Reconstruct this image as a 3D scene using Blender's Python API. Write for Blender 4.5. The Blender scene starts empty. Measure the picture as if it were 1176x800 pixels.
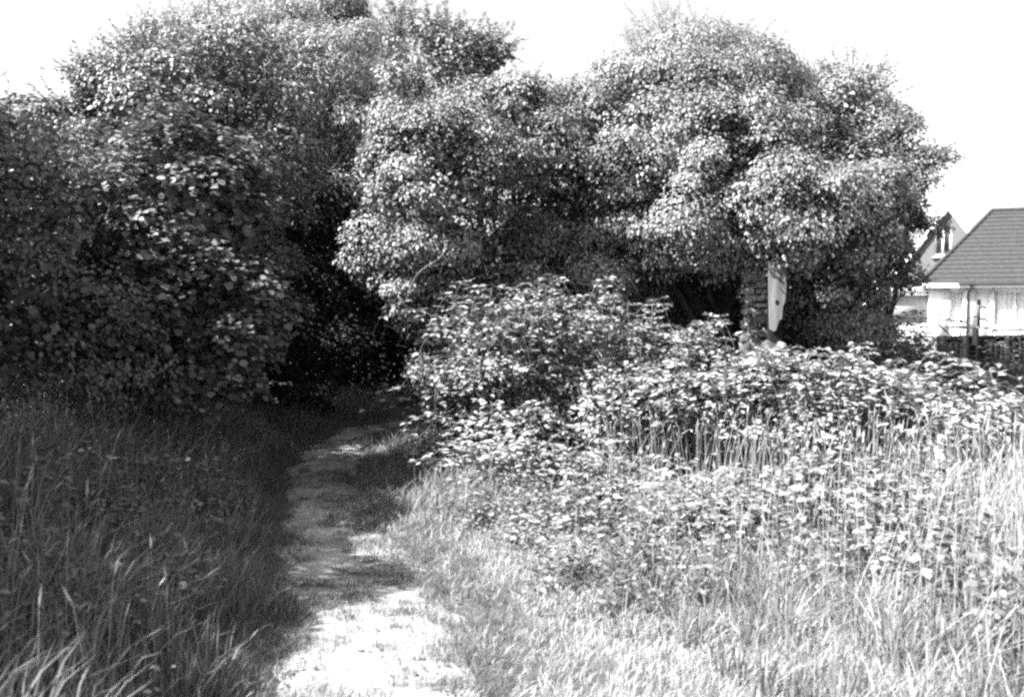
import bpy, math, random
import numpy as np
from mathutils import Vector, Matrix, noise as mnoise
C = bpy.context.scene
R = math.radians
rng = np.random.default_rng(7)
random.seed(7)

# ------------------------------------------------------------------ camera, world, sun, exposure
F, HOR, CX, CAMZ = 1143.0, 350.0, 588.0, 1.6          # focal length in photo pixels, horizon row, centre column, eye height
cam_d = bpy.data.cameras.new('camera'); cam = bpy.data.objects.new('camera', cam_d)
C.collection.objects.link(cam); C.camera = cam
cam_d.sensor_width = 36; cam_d.lens = 35; cam_d.clip_end = 2000; cam_d.clip_start = .05
cam.location = (0, 0, CAMZ); cam.rotation_euler = (R(90-2.5), 0, 0)
cam_d.dof.use_dof = True; cam_d.dof.focus_distance = 10.5; cam_d.dof.aperture_fstop = 2.8

SUN_EL, SUN_AZ = 47.0, 248.0                            # azimuth of the sun clockwise from +Y (the view direction)
ts = Vector((math.sin(R(SUN_AZ))*math.cos(R(SUN_EL)), math.cos(R(SUN_AZ))*math.cos(R(SUN_EL)), math.sin(R(SUN_EL))))
world = bpy.data.worlds.new('World'); C.world = world; world.use_nodes = True
nt = world.node_tree; bg = nt.nodes['Background']
sky = nt.nodes.new('ShaderNodeTexSky'); sky.sky_type = 'NISHITA'; sky.sun_disc = False
sky.sun_elevation = R(SUN_EL); sky.sun_rotation = R(SUN_AZ); sky.air_density = 1.0; sky.dust_density = 2.5
bw = nt.nodes.new('ShaderNodeRGBToBW'); nt.links.new(sky.outputs[0], bw.inputs[0])   # black-and-white film
nt.links.new(bw.outputs[0], bg.inputs[0]); bg.inputs[1].default_value = .078
sl = bpy.data.lights.new('sun', 'SUN'); sl.energy = 5; sl.angle = R(.55); sl.color = (1, 1, 1)
so = bpy.data.objects.new('sun', sl); C.collection.objects.link(so)
so.rotation_euler = ts.to_track_quat('Z', 'Y').to_euler(); so.location = (-8, -6, 15)
C.view_settings.view_transform = 'Standard'; C.view_settings.look = 'None'
C.view_settings.exposure = 2.4; C.view_settings.gamma = 1
C.cycles.use_denoising = False
C.cycles.max_bounces = 5; C.cycles.diffuse_bounces = 1; C.cycles.glossy_bounces = 1
C.cycles.transmission_bounces = 2; C.cycles.transparent_max_bounces = 4
C.cycles.filter_width = 2.6

# ------------------------------------------------------------------ materials (grey: the photograph is black and white)
def new_mat(name):
    m = bpy.data.materials.new(name); m.use_nodes = True
    n = m.node_tree; n.nodes.clear(); o = n.nodes.new('ShaderNodeOutputMaterial')
    return m, n, o
def g(v): return (v, v, v, 1)
def leaf_mat(name, lo, hi, rough=.45, trans=.25, spec=.5, nscale=.8):
    m, n, o = new_mat(name); N = n.nodes; L = n.links
    geo = N.new('ShaderNodeNewGeometry')
    tc = N.new('ShaderNodeTexCoord'); nz = N.new('ShaderNodeTexNoise'); nz.inputs['Scale'].default_value = nscale
    L.new(tc.outputs['Object'], nz.inputs['Vector'])
    add = N.new('ShaderNodeMath'); add.operation = 'MULTIPLY_ADD'; add.inputs[1].default_value = .55
    L.new(geo.outputs['Random Per Island'], add.inputs[0])
    mu = N.new('ShaderNodeMath'); mu.operation = 'MULTIPLY'; mu.inputs[1].default_value = .55
    L.new(nz.outputs[0], mu.inputs[0]); L.new(mu.outputs[0], add.inputs[2])
    mr = N.new('ShaderNodeMapRange'); mr.inputs[1].default_value = .1; mr.inputs[2].default_value = .95
    mr.inputs[3].default_value = lo; mr.inputs[4].default_value = hi; L.new(add.outputs[0], mr.inputs[0])
    cc = N.new('ShaderNodeCombineColor')
    for k in range(3): L.new(mr.outputs[0], cc.inputs[k])
    p = N.new('ShaderNodeBsdfPrincipled'); p.inputs['Roughness'].default_value = rough
    p.inputs['Specular IOR Level'].default_value = spec
    L.new(cc.outputs[0], p.inputs['Base Color'])
    t = N.new('ShaderNodeBsdfTranslucent'); L.new(cc.outputs[0], t.inputs[0])
    mx = N.new('ShaderNodeMixShader'); mx.inputs[0].default_value = trans
    L.new(p.outputs[0], mx.inputs[1]); L.new(t.outputs[0], mx.inputs[2]); L.new(mx.outputs[0], o.inputs[0])
    return m
def noise_mat(name, lo, hi, scale=4, detail=6, rough=.9, bump=0., bscale=None, stretch=None, spec=.3):
    m, n, o = new_mat(name); N = n.nodes; L = n.links
    tc = N.new('ShaderNodeTexCoord'); mp = N.new('ShaderNodeMapping'); L.new(tc.outputs['Object'], mp.inputs[0])
    if stretch: mp.inputs['Scale'].default_value = stretch
    nz = N.new('ShaderNodeTexNoise'); nz.inputs['Scale'].default_value = scale; nz.inputs['Detail'].default_value = detail
    L.new(mp.outputs[0], nz.inputs['Vector'])
    mr = N.new('ShaderNodeMapRange'); mr.inputs[1].default_value = .3; mr.inputs[2].default_value = .7
    mr.inputs[3].default_value = lo; mr.inputs[4].default_value = hi; L.new(nz.outputs[0], mr.inputs[0])
    cc = N.new('ShaderNodeCombineColor')
    for k in range(3): L.new(mr.outputs[0], cc.inputs[k])
    p = N.new('ShaderNodeBsdfPrincipled'); p.inputs['Roughness'].default_value = rough
    p.inputs['Specular IOR Level'].default_value = spec
    L.new(cc.outputs[0], p.inputs['Base Color']); L.new(p.outputs[0], o.inputs[0])
    if bump:
        n2 = N.new('ShaderNodeTexNoise'); n2.inputs['Scale'].default_value = bscale or scale*4; n2.inputs['Detail'].default_value = 8
        L.new(mp.outputs[0], n2.inputs['Vector'])
        b = N.new('ShaderNodeBump'); b.inputs['Strength'].default_value = 1; b.inputs['Distance'].default_value = bump
        L.new(n2.outputs[0], b.inputs['Height']); L.new(b.outputs[0], p.inputs['Normal'])
    return m
M = dict(
    ivy=leaf_mat('ivy_leaf', .02, .23, .48, .08, .35, 1.3),
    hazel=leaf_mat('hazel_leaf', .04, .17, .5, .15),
    haw=leaf_mat('hawthorn_leaf', .04, .15, .5, .12),
    willow=leaf_mat('willow_leaf', .14, .34, .5, .3),
    syc=leaf_mat('sycamore_leaf', .08, .26, .5, .2),
    dark=leaf_mat('deep_shade_leaf', .012, .03, .7, .03, .1),  # near-black: the tunnel's deep shade is put into the leaf colour
    elder=leaf_mat('elder_leaf', .04, .2, .5, .12),
    bramble=leaf_mat('bramble_leaf', .045, .33, .45, .1, .6, 1.5),
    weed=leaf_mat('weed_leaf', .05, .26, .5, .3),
    grass=leaf_mat('grass_blade', .04, .27, .5, .2, .4, 1.2),
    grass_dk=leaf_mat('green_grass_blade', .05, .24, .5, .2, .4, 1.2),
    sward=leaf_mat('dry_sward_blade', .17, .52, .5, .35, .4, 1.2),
    turf=leaf_mat('turf_blade', .05, .17, .5, .3, .4, 1.5),
    straw=leaf_mat('dry_straw', .2, .42, .6, .3, .3),
    petal=leaf_mat('white_petal', .7, .85, .6, .3, .3),
    bark=noise_mat('bark', .02, .07, 9, 8, .95, .02, 30, (1, 1, .25)),
    twig=noise_mat('twig_bark', .05, .16, 12, 4, .8),
    ground=noise_mat('ground_soil', .03, .09, 2.5, 8, .95, .03, 22),
    path=noise_mat('trodden_earth', .13, .36, 3.2, 10, .95, .03, 16),
    stone=noise_mat('stone', .03, .09, 8, 8, .9, .02, 26),
    brick=noise_mat('old_brick', .04, .2, 7, 8, .95, .015, 40),
    wood=noise_mat('grey_wood', .06, .2, 14, 8, .85, .004, 40, (1, 1, .08)),
    darkwood=noise_mat('dark_wood', .008, .022, 10, 6, .95, .004, 40, (1, 1, .1), .08),
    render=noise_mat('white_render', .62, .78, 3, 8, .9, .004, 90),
    grender=noise_mat('grey_render', .16, .22, 14, 8, .9, .006, 90),  # the annexe front's shade is put into this grey; a sill uses it too
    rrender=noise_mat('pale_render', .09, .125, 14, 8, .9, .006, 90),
    tile=noise_mat('roof_tile', .022, .042, 9, 8, .85),
    white=noise_mat('white_paint', .74, .82, 3, 3, .4),
    metal=noise_mat('dark_metal', .02, .04, 6, 3, .4),
    curtain=noise_mat('curtain', .45, .8, 5, 4, .9, 0, None, (6, 1, .2)),
)
def glass_mat():
    m, n, o = new_mat('window_glass'); p = n.nodes.new('ShaderNodeBsdfPrincipled')
    p.inputs['Base Color'].default_value = g(.02); p.inputs['Roughness'].default_value = .08
    n.links.new(p.outputs[0], o.inputs[0]); return m
M['glass'] = glass_mat()

# ------------------------------------------------------------------ helpers
def P(px, py, d):
    """A point seen at photo pixel (px, py), d metres in front of the camera."""
    return np.array(((px-CX)/F*d, d, CAMZ+(HOR-py)/F*d))
def tag(o, label=None, cat=None, group=None, kind=None):
    if label: o['label'] = label
    if cat: o['category'] = cat
    if group: o['group'] = group
    if kind: o['kind'] = kind
    return o
def empty(name, loc, label, cat, group=None):
    o = bpy.data.objects.new(name, None); o.location = [float(v) for v in loc]; o.empty_display_size = .2
    C.collection.objects.link(o); return tag(o, label, cat, group)
def link(name, me, mat, parent=None):
    me.materials.append(mat); o = bpy.data.objects.new(name, me); C.collection.objects.link(o)
    if parent is not None:
        o.parent = parent; o.matrix_parent_inverse = Matrix.Translation(parent.location).inverted()
    return o
def np_mesh(name, verts, faces):
    """verts (V,3); faces: list of (F,k) integer arrays, one for each face size."""
    me = bpy.data.meshes.new(name); me.vertices.add(len(verts)); me.vertices.foreach_set('co', np.asarray(verts, np.float32).ravel())
    faces = [np.asarray(f) for f in faces if len(f)]
    loops = np.concatenate([f.ravel() for f in faces]).astype(np.int32)
    tot = np.concatenate([np.full(len(f), f.shape[1]) for f in faces]).astype(np.int32)
    start = np.concatenate([[0], np.cumsum(tot)[:-1]]).astype(np.int32)
    me.loops.add(len(loops)); me.loops.foreach_set('vertex_index', loops)
    me.polygons.add(len(tot)); me.polygons.foreach_set('loop_start', start); me.polygons.foreach_set('loop_total', tot)
    me.update(calc_edges=True); me.validate(); return me
def unit(v): return v/np.maximum(np.linalg.norm(v, axis=-1, keepdims=True), 1e-9)
def rdir(n):
    return unit(rng.normal(size=(n, 3)))
TM = {   # leaf outlines: x across, y along, z out of the leaf
    'ovate': ([(0,0,0),(.33,.3,.1),(.25,.68,.07),(0,1,-.08),(-.25,.68,.07),(-.33,.3,.1)], [(0,1,2,3),(0,3,4,5)], []),
    'round': ([(0,0,0),(.4,.1,.06),(.55,.45,.1),(.36,.82,.06),(0,1.02,-.08),(-.36,.82,.06),(-.55,.45,.1),(-.4,.1,.06)],
              [(0,1,2,3),(0,3,4,5),(0,5,6,7)], []),
    'diamond': ([(0,0,0),(.36,.45,.09),(0,1,-.05),(-.36,.45,.09)], [], [(0,1,2),(0,2,3)]),
    'lance': ([(0,0,0),(.13,.4,.04),(0,1,-.12),(-.13,.4,.04)], [], [(0,1,2),(0,2,3)]),
}
class Leaves:
    def __init__(s): s.p = []; s.n = []; s.t = []; s.s = []
    def add(s, p, n, t, sz):
        s.p.append(p); s.n.append(n); s.t.append(t); s.s.append(sz)
    def build(s, name, kind, mat, parent=None):
        p, n, t, sz = (np.concatenate(a) for a in (s.p, s.n, s.t, s.s))
        n = unit(n); t = unit(t - (t*n).sum(1, keepdims=True)*n); x = np.cross(t, n)
        tv, q, tr = TM[kind]; tv = np.array(tv); k = len(tv); N = len(p)
        w = rng.uniform(.8, 1.2, (N, 1, 1)); cz = rng.uniform(-.5, 2., (N, 1, 1))
        V = p[:, None] + sz[:, None, None]*(tv[None, :, 0:1]*x[:, None]*w + tv[None, :, 1:2]*t[:, None] + tv[None, :, 2:3]*n[:, None]*cz)
        off = (np.arange(N)*k)[:, None, None]
        fs = []
        if q: fs.append((np.array(q)[None]+off).reshape(-1, 4))
        if tr: fs.append((np.array(tr)[None]+off).reshape(-1, 3))
        return link(name, np_mesh(name, V.reshape(-1, 3), fs), mat, parent)
class Tubes:
    def __init__(s): s.v = []; s.f = []; s.c = 0
    def add(s, pts, radii, sides=6, lump=0.):
        pts = np.asarray(pts, float); m = len(pts); radii = np.broadcast_to(np.asarray(radii, float), (m,))
        t = unit(np.gradient(pts, axis=0)); ref = np.array((.31, .87, .38)); a = unit(np.cross(t, ref)); b = np.cross(t, a)
        th = np.arange(sides)/sides*2*math.pi
        rr = radii[:, None]*(1+lump*rng.normal(size=(m, sides)))
        ring = pts[:, None]+rr[..., None]*(np.cos(th)[None, :, None]*a[:, None]+np.sin(th)[None, :, None]*b[:, None])
        s.v.append(ring.reshape(-1, 3)); i = np.arange(m-1)[:, None]*sides; j = np.arange(sides)[None]; jn = (j+1) % sides
        q = np.stack([i+j, i+jn, i+sides+jn, i+sides+j], -1).reshape(-1, 4)+s.c
        s.f.append(q); s.c += m*sides
    def build(s, name, mat, parent=None):
        o = link(name, np_mesh(name, np.concatenate(s.v), [np.concatenate(s.f)]), mat, parent)
        o.data.polygons.foreach_set('use_smooth', [True]*len(o.data.polygons)); return o
def curve(a, b, n=8, wob=.1, sag=0.):
    a = np.array(a, float); b = np.array(b, float); t = np.linspace(0, 1, n)[:, None]
    p = a+(b-a)*t; L = np.linalg.norm(b-a)
    w = np.cumsum(rng.normal(size=(n, 3)), 0)*wob*L/n; w -= w[0]; p += w*(1-t*.2); p[:, 2] += sag*np.sin(t[:, 0]*math.pi)
    return p
class Boxes:
    def __init__(s): s.v = []; s.f = []; s.t = []; s.c = 0
    def box(s, x0, x1, y0, y1, z0, z1, jit=0.):
        v = np.array([(x, y, z) for z in (z0, z1) for (x, y) in ((x0,y0),(x1,y0),(x1,y1),(x0,y1))], float)
        if jit: v += rng.normal(size=v.shape)*jit
        return s.hull(v)
    def hull(s, v):
        s.v.append(np.array(v, float)); s.f.append(np.array([(0,3,2,1),(4,5,6,7),(0,1,5,4),(1,2,6,5),(2,3,7,6),(3,0,4,7)])+s.c); s.c += 8; return s
    def build(s, name, mat, parent=None, bev=0.):
        o = link(name, np_mesh(name, np.concatenate(s.v), [np.concatenate(s.f)]), mat, parent)
        if bev:
            b = o.modifiers.new('bevel', 'BEVEL'); b.width = bev; b.segments = 2
        return o

# ------------------------------------------------------------------ ground
def gz(x, y):
    x = np.asarray(x, float); y = np.asarray(y, float)
    z = .03*np.sin(x*1.3+.4)*np.cos(y*.9)+.02*np.sin(x*2.7+y*2.1)
    z = z*np.exp(-((x/25)**2+((y-8)/25)**2))
    bank = .16/(1+np.exp(-(pathx(y)-.75-x)*4))                     # low bank left of the path
    return z+bank*np.exp(-(y/40)**2)
PY = np.array([-6, -2, 2, 4.06, 4.7, 5.2, 6.3, 7.3, 9.1, 10.8, 12.2, 13.1, 13.7, 14.4])
PXL = np.array([-.9, -.9, -.95, -1.0, -1.14, -1.27, -1.53, -1.74, -2.1, -2.25, -2.17, -1.98, -1.75, -1.2])
PXR = np.array([.2, .2, .1, -.1, -.15, -.25, -.45, -1.0, -1.45, -1.66, -1.6, -1.42, -1.05, -.2])
def pathx(y): return np.interp(y, PY, PXL)+.4
def ground():
    def ax(c, n, s, far):
        u = np.linspace(-1, 1, n); return c+np.sign(u)*(np.abs(u)*s+(far-s)*np.abs(u)**7)
    xs = ax(0, 181, 9, 700); ys = ax(8, 181, 11, 700)
    X, Y = np.meshgrid(xs, ys); Z = gz(X, Y); V = np.stack([X, Y, Z], -1).reshape(-1, 3)
    n = len(xs); i = (np.arange(len(ys)-1)*n)[:, None]+np.arange(n-1)[None]
    o = link('ground', np_mesh('ground', V, [np.stack([i, i+1, i+n+1, i+n], -1).reshape(-1, 4)]), M['ground']); tag(o, kind='structure')
    o.data.polygons.foreach_set('use_smooth', [True]*len(o.data.polygons))
ground()
def path():
    t = np.linspace(-4, 14.4, 220)
    tail = np.linspace(0, 1, 30)[1:]
    l = np.stack([np.interp(t, PY, PXL), t], -1); r = np.stack([np.interp(t, PY, PXR), t], -1)
    l = np.concatenate([l, np.stack([-1.2+5.5*tail, 14.4+.5*tail], -1)]); r = np.concatenate([r, np.stack([-.2+4.5*tail, 13.75+.2*tail], -1)])
    for e, sd in ((l, 1.), (r, 5.)):
        for k in range(len(e)):
            e[k, 0] += .16*mnoise.noise((sd, e[k, 1]*2.3, e[k, 0]))+.06*mnoise.noise((sd+9, e[k, 1]*9, 0))
    m = 17; w = np.linspace(0, 1, m)[None, :, None]
    G = l[:, None]*(1-w)+r[:, None]*w; Z = gz(G[..., 0], G[..., 1])+.028-.05*np.abs(np.linspace(-1, 1, m))[None]**5
    V = np.concatenate([G, Z[..., None]], -1).reshape(-1, 3); i = (np.arange(len(l)-1)*m)[:, None]+np.arange(m-1)[None]
    o = link('path', np_mesh('path', V, [np.stack([i, i+1, i+m+1, i+m], -1).reshape(-1, 4)]), M['path']); tag(o, kind='structure')
    o.data.polygons.foreach_set('use_smooth', [True]*len(o.data.polygons))
path()

# ------------------------------------------------------------------ foliage
HOLLOWS = [(P(795, 532, 8.2), np.array((.46, .8, .2))), (P(950, 590, 7.0), np.array((.3, .5, .22))), (P(1010, 535, 7.9), np.array((.36, .5, .15))), (P(610, 455, 9.1), np.array((.3, .4, .16)))]
def hollow(p):                                                     # open dark pockets in the thicket
    k = np.zeros(len(p), bool)
    for c, rr in HOLLOWS: k |= (((p-c)/rr)**2).sum(1) < 1
    return k
def lobes(blobs, dens=1., rl=(.22, .42), inner=.35):
    """Break each ellipsoid of a crown into many small lobes sitting on its surface."""
    out = []
    B = [(P(px, py, d), np.array((rx*d/F, ry_ if ry_ else rx*d/F, rz*d/F))) for (px, py, rx, rz, d, ry_) in blobs]
    for bi, (c, r) in enumerate(B):
        area = 4*math.pi*((r[0]*r[1])**1.6/3+(r[0]*r[2])**1.6/3+(r[1]*r[2])**1.6/3)**(1/1.6)
        n = max(6, int(area*dens*5.5)); u = rdir(n)
        rad = rng.uniform(rl[0], rl[1], n)
        k = 1+rng.normal(size=n)*.12-.03
        p = c+u*(r-rad[:, None]*.55)*k[:, None]
        keep = p[:, 2] > .05
        for bj, (c2, r2) in enumerate(B):
            if bj != bi: keep &= (((p-c2)/r2)**2).sum(1) > .62
        for q, uu, rr in zip(p[keep], u[keep], rad[keep]): out.append((q, uu, rr, c, r))
    return B, out
def crown(blobs, leaf, per=260, up=.5, outw=.6, rnd=.5, down=.6, dens=1., rl=(.22, .42), fill=1., lv=None, zmin=.03, squash=.75, hole=.1):
    """Leaves on the lobes' upper and outer sides plus a loose filling of larger leaves inside."""
    B, lb = lobes(blobs, dens, rl); lv = lv or Leaves()
    for (q, uu, rr, c, r) in lb:
        if rng.random() < hole: continue
        n = int(per*(rr/.32)**2*rng.uniform(.6, 1.4)); v = rdir(n)
        flip = ((v*uu).sum(1) < -.25) & (rng.random(n) < .8); v[flip] *= -1
        rad = rr*(1-np.abs(rng.normal(size=n))*.22)[:, None]*np.array((1, 1, squash))
        p = q+v*rad+rng.normal(size=(n, 3))*rr*.08
        nr = unit(v*outw*.7+uu*outw*.5+np.array((0, 0, up))+rdir(n)*rnd)
        t = v*.5+np.array((0, 0, -down))+rdir(n)*.6
        ok = (p[:, 2] > zmin) & ((v[:, 2] > -.25) | (rng.random(n) < .22)) & ~hollow(p)
        lv.add(p[ok], nr[ok], t[ok], leaf*np.clip(rng.normal(1, .25, n), .5, 1.7)[ok])
    for (c, r) in B:                                               # filling: inner leaves added to block light through the crown
        vol = 4.19*r.prod(); n = int(min(vol*650, 11000)*fill)
        if n < 5: continue
        p = c+rdir(n)*r*(rng.random(n)**.4*.76)[:, None]; ok = (p[:, 2] > zmin) & ~hollow(p)
        nr = unit(rdir(n)+np.array((0, 0, .4))); lv.add(p[ok], nr[ok], rdir(n)[ok], rng.uniform(.9, 1.5, n)[ok]*min(max(leaf, .06), .075))
    return B, lb, lv
def sprigs(lv, tb, B, n, leaf, L=(.3, .7), up=.5, rad=.003, step=.026, side=None):
    """Single shoots that stand out from a crown, with leaves left and right along a thin twig."""
    for _ in range(n):
        c, r = B[rng.integers(len(B))]; u = rdir(1)[0]
        if side is not None: u = unit(u+side)
        if u[2] < -.3: u[2] *= -1
        a = c+u*r*.92
        if a[2] < .15: continue
        d = unit(u+np.array((0, 0, up))+rdir(1)[0]*.4); ln = rng.uniform(*L)
        pts = curve(a, a+d*ln, 7, .25); pts[:, 2] -= (np.linspace(0, 1, 7)**2)*ln*.25
        tb.add(np.concatenate([(c+u*r*.15)[None], (c+u*r*.55)[None], pts]), np.linspace(rad*1.6, rad*.4, 9), 4)
        m = int(ln/step); tt = np.linspace(.15, 1, m); i = np.clip((tt*6).astype(int), 0, 5); f = (tt*6-i)[:, None]
        p = pts[i]*(1-f)+pts[i+1]*f; s = np.where(np.arange(m) % 2, 1, -1)[:, None]; sd = np.cross(d, (0, 0, 1.))*s
        lv.add(p, unit(np.array((0, 0, 1.))+rdir(m)*.5), unit(sd+d*.5+rdir(m)*.3+np.array((0, 0, -.2))), leaf*rng.uniform(.7, 1.25, m)*(1.1-.5*tt))
def limbs(tb, base, B, r0, n=3, sides=8):
    """A tapered trunk and limbs that run from the base into each ellipsoid of the crown."""
    base = np.array(base, float); cz = np.mean([c for c, r in B], 0)
    top = base*.35+cz*.65; tr = curve(base, top, 10, .12)
    tb.add(tr, np.linspace(r0, r0*.55, 10), sides, .05)
    for (c, r) in B:
        if max(r) < .3: continue
        k = rng.integers(5, 10); e = curve(tr[k], c+np.array((0, 0, r[2]*.3)), 8, .2)
        q_ = min(1., float(max(r))/.6)**1.5; tb.add(e, np.linspace(r0*.45*q_, r0*.12*q_, 8), 6, .04)
        for _ in range(n):
            s = e[rng.integers(2, 7)]; q = c+rdir(1)[0]*r*.85
            tb.add(curve(s, q, 7, .25), np.linspace(r0*.15, r0*.03, 7), 4)
def tree(name, label, cat, base, blobs, leaf, kind, mat, r0=.08, group=None, spr=30, sl=(.3, .7), side=None, twigs=3, **kw):
    base = (base[0], base[1], float(gz(base[0], base[1]))-.05)
    root = empty(name, base, label, cat, group)
    B, lb, lv = crown(blobs, leaf, **kw)
    tb = Tubes(); limbs(tb, base, B, r0, twigs)
    if spr: sprigs(lv, tb, B, spr, leaf, sl, side=side)
    lv.build('crown', kind, mat, root); tb.build('trunk', M['bark'], root)
    return root, B
def gp(px, d): return ((px-CX)/F*d, d)

# --- left side, from the frame's edge to the tunnel
tree('hawthorn_bush', 'dense dark small-leaved bush at the left edge of the picture, behind the tall grass', 'bush', gp(-20, 7.2),
     [(30, 230, 105, 110, 7.4, .8), (-90, 250, 110, 130, 7.0, .9), (20, 350, 120, 110, 7.3, .8), (100, 410, 90, 80, 7.6, .6), (-60, 430, 130, 100, 6.9, .7), (15, 165, 42, 38, 7.6, .5), (-10, 330, 120, 120, 8.3, .8), (-60, 140, 60, 50, 7.6, .5)],
     .034, 'diamond', M['haw'], .06, spr=60, sl=(.2, .5), per=420, rl=(.16, .32), dens=1.1)
tree('hazel_bush', 'large-leaved shaded hazel bush overhanging the left side of the path', 'bush', gp(190, 8.6),
     [(200, 270, 110, 120, 8.6, .8), (150, 380, 120, 90, 8.2, .7), (250, 370, 75, 95, 8.5, .6), (110, 250, 80, 90, 8.9, .7), (270, 250, 50, 70, 9.0, .5), (230, 440, 65, 45, 8.2, .5), (150, 430, 100, 60, 9.6, .7)],  # last lobe added at the back to shade the verge
     .046, 'round', M['hazel'], .07, spr=110, sl=(.25, .5), per=280, rl=(.2, .36), up=.8, outw=.4)
tree('field_maple', 'broad bushy maple rising behind the hazel bush left of the path, its upper leaves sunlit', 'tree', gp(170, 11),
     [(185, 160, 85, 80, 10.6, 1.), (265, 150, 75, 90, 11, .9), (120, 205, 65, 65, 10.4, .8), (215, 95, 65, 42, 10.8, .7), (290, 210, 70, 100, 11.3, .9), (135, 120, 38, 32, 10.6, .5), (170, 75, 32, 22, 10.7, .4), (275, 60, 45, 30, 11, .5), (260, 330, 80, 90, 11.4, .9), (115, 95, 26, 20, 10.6, .3), (85, 140, 26, 22, 10.5, .3)],  # the low hidden lobe is added to shade the far path
     .046, 'ovate', M['elder'], .1, spr=200, sl=(.15, .5), per=330, rl=(.2, .38), side=np.array((0, 0, .3)))
tree('willow_tree', 'tallest tree in the picture, pale and fine-leaved, behind the dark entrance of the path', 'tree', gp(330, 17),
     [(350, 120, 105, 100, 16.5, 1.6), (215, 55, 55, 35, 17, .8), (170, 75, 40, 30, 17, .6), (300, 25, 50, 28, 17, .7), (310, 60, 75, 55, 16.8, 1.2), (410, 75, 60, 60, 16.5, 1.), (390, 190, 80, 90, 16.2, 1.2), (260, 60, 55, 45, 17, .9), (370, 20, 45, 32, 16.6, .6), (430, 150, 50, 80, 16.3, .8)],
     .085, 'lance', M['willow'], .16, spr=150, sl=(.3, .6), per=330, rl=(.3, .55), dens=.6, side=np.array((0, 0, .7)))
tree('sycamore_tree', 'sycamore with ragged sunlit leaf sprays against the sky, above the left end of the ivy', 'tree', gp(520, 16),
     [(515, 80, 48, 36, 14.5, .7), (465, 115, 42, 55, 14.5, .8), (545, 100, 26, 18, 14.5, .3), (458, 45, 18, 20, 14.6, .3), (500, 50, 20, 14, 14.5, .3), (562, 66, 20, 11, 14.5, .25), (480, 200, 60, 80, 14.8, .8)],
     .062, 'ovate', M['syc'], .12, spr=260, sl=(.2, .6), per=200, rl=(.12, .34), hole=.3, dens=1.1, side=np.array((.3, 0, .7)))
for (px, d, bl, lab) in (
    (300, 13.5, [(200, 340, 100, 130, 12.4, .9), (150, 250, 100, 120, 12.6, .9), (250, 240, 80, 90, 12.6, .8), (320, 330, 70, 90, 13.5, 1.), (300, 420, 80, 70, 13.2, 1.), (350, 250, 60, 80, 13.8, 1.)], 'shrub just left of where the path turns, deep shade put into its near-black leaves'),  # first three lobes are mostly hidden, added to block sun from the path
    (390, 15.5, [(400, 330, 70, 110, 15.6, 1.), (380, 420, 80, 80, 15.4, 1.), (450, 400, 60, 90, 15.8, 1.), (430, 260, 70, 80, 15.8, 1.)], 'shrub closing the gap where the path disappears, shade put into its near-black leaves'),
    (520, 17.5, [(520, 380, 90, 110, 17.5, 1.2), (600, 380, 90, 110, 18, 1.2)], 'shrub behind the ivy, right of the path bend, with shade put into its leaf colour'),
    (800, 15.5, [(770, 390, 90, 60, 15, .8), (860, 390, 80, 60, 15, .8), (930, 390, 60, 60, 14.6, .7)], 'near-black shrub added to darken the hollow behind the brick pillar')):  # added dark filler behind the light gaps under the ivy
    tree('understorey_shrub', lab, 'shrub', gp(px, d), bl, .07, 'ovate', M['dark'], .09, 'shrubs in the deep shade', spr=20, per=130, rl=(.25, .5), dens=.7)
# hedge going on beside and behind the photographer: out of the frame, its shade lies on the left-hand grass; the first two are added to darken the tunnel
for (x, y, h, lab) in ((-5.3, 11.9, 3.8, 'hedge bush behind the maple, added to keep sun out of the tunnel, seen only in gaps'), (-5.1, 10.0, 3.8, 'hedge bush between the hazel and the maple, added to block sun, mostly hidden'), (-4.25, 5.9, 3.7, 'hedge bush just outside the left edge of the picture'), (-4.15, 4.0, 3.8, 'hedge bush beside the tall grass, outside the frame'), (-4.4, 2.1, 3.6, 'hedge bush left of the photographer'),
                       (-4.6, -.2, 3.3, 'hedge bush behind the photographer on the left'), (-4.6, -2.6, 3.3, 'rearmost hedge bush on the left')):
    root = empty('hedge_bush', (x, y, 0), lab, 'bush', 'hedge bushes along the left of the path')
    lv = Leaves(); tb = Tubes()
    # ellipsoids given directly in metres
    def mblob(cx_, cy_, cz_, rx, ry, rz):
        return ((cx_*F/max(cy_, .01))+CX, 0, 0, 0, 0, 0)
    B = [(np.array((x, y, h*.45)), np.array((.9, 1.3, h*.45))), (np.array((x+.1, y+.5, h*.7)), np.array((.75, .9, h*.3))), (np.array((x-.1, y-.6, h*.66)), np.array((.75, .9, h*.3)))]
    for c, r in B:
        n = 7000; u = rdir(n); p = c+u*r*(1-np.abs(rng.normal(size=n))*.15)[:, None]*(1+.12*np.sin(p0*5) if False else 1); ok = p[:, 2] > .05
        lv.add(p[ok], unit(u+rdir(n)*.6+np.array((0, 0, .5)))[ok], (rdir(n)+np.array((0, 0, -.5)))[ok], rng.uniform(.05, .09, n)[ok])
    limbs(tb, (x, y, 0), B, .06)
    lv.build('crown', 'ovate', M['haw'], root); tb.build('trunk', M['bark'], root)

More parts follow.
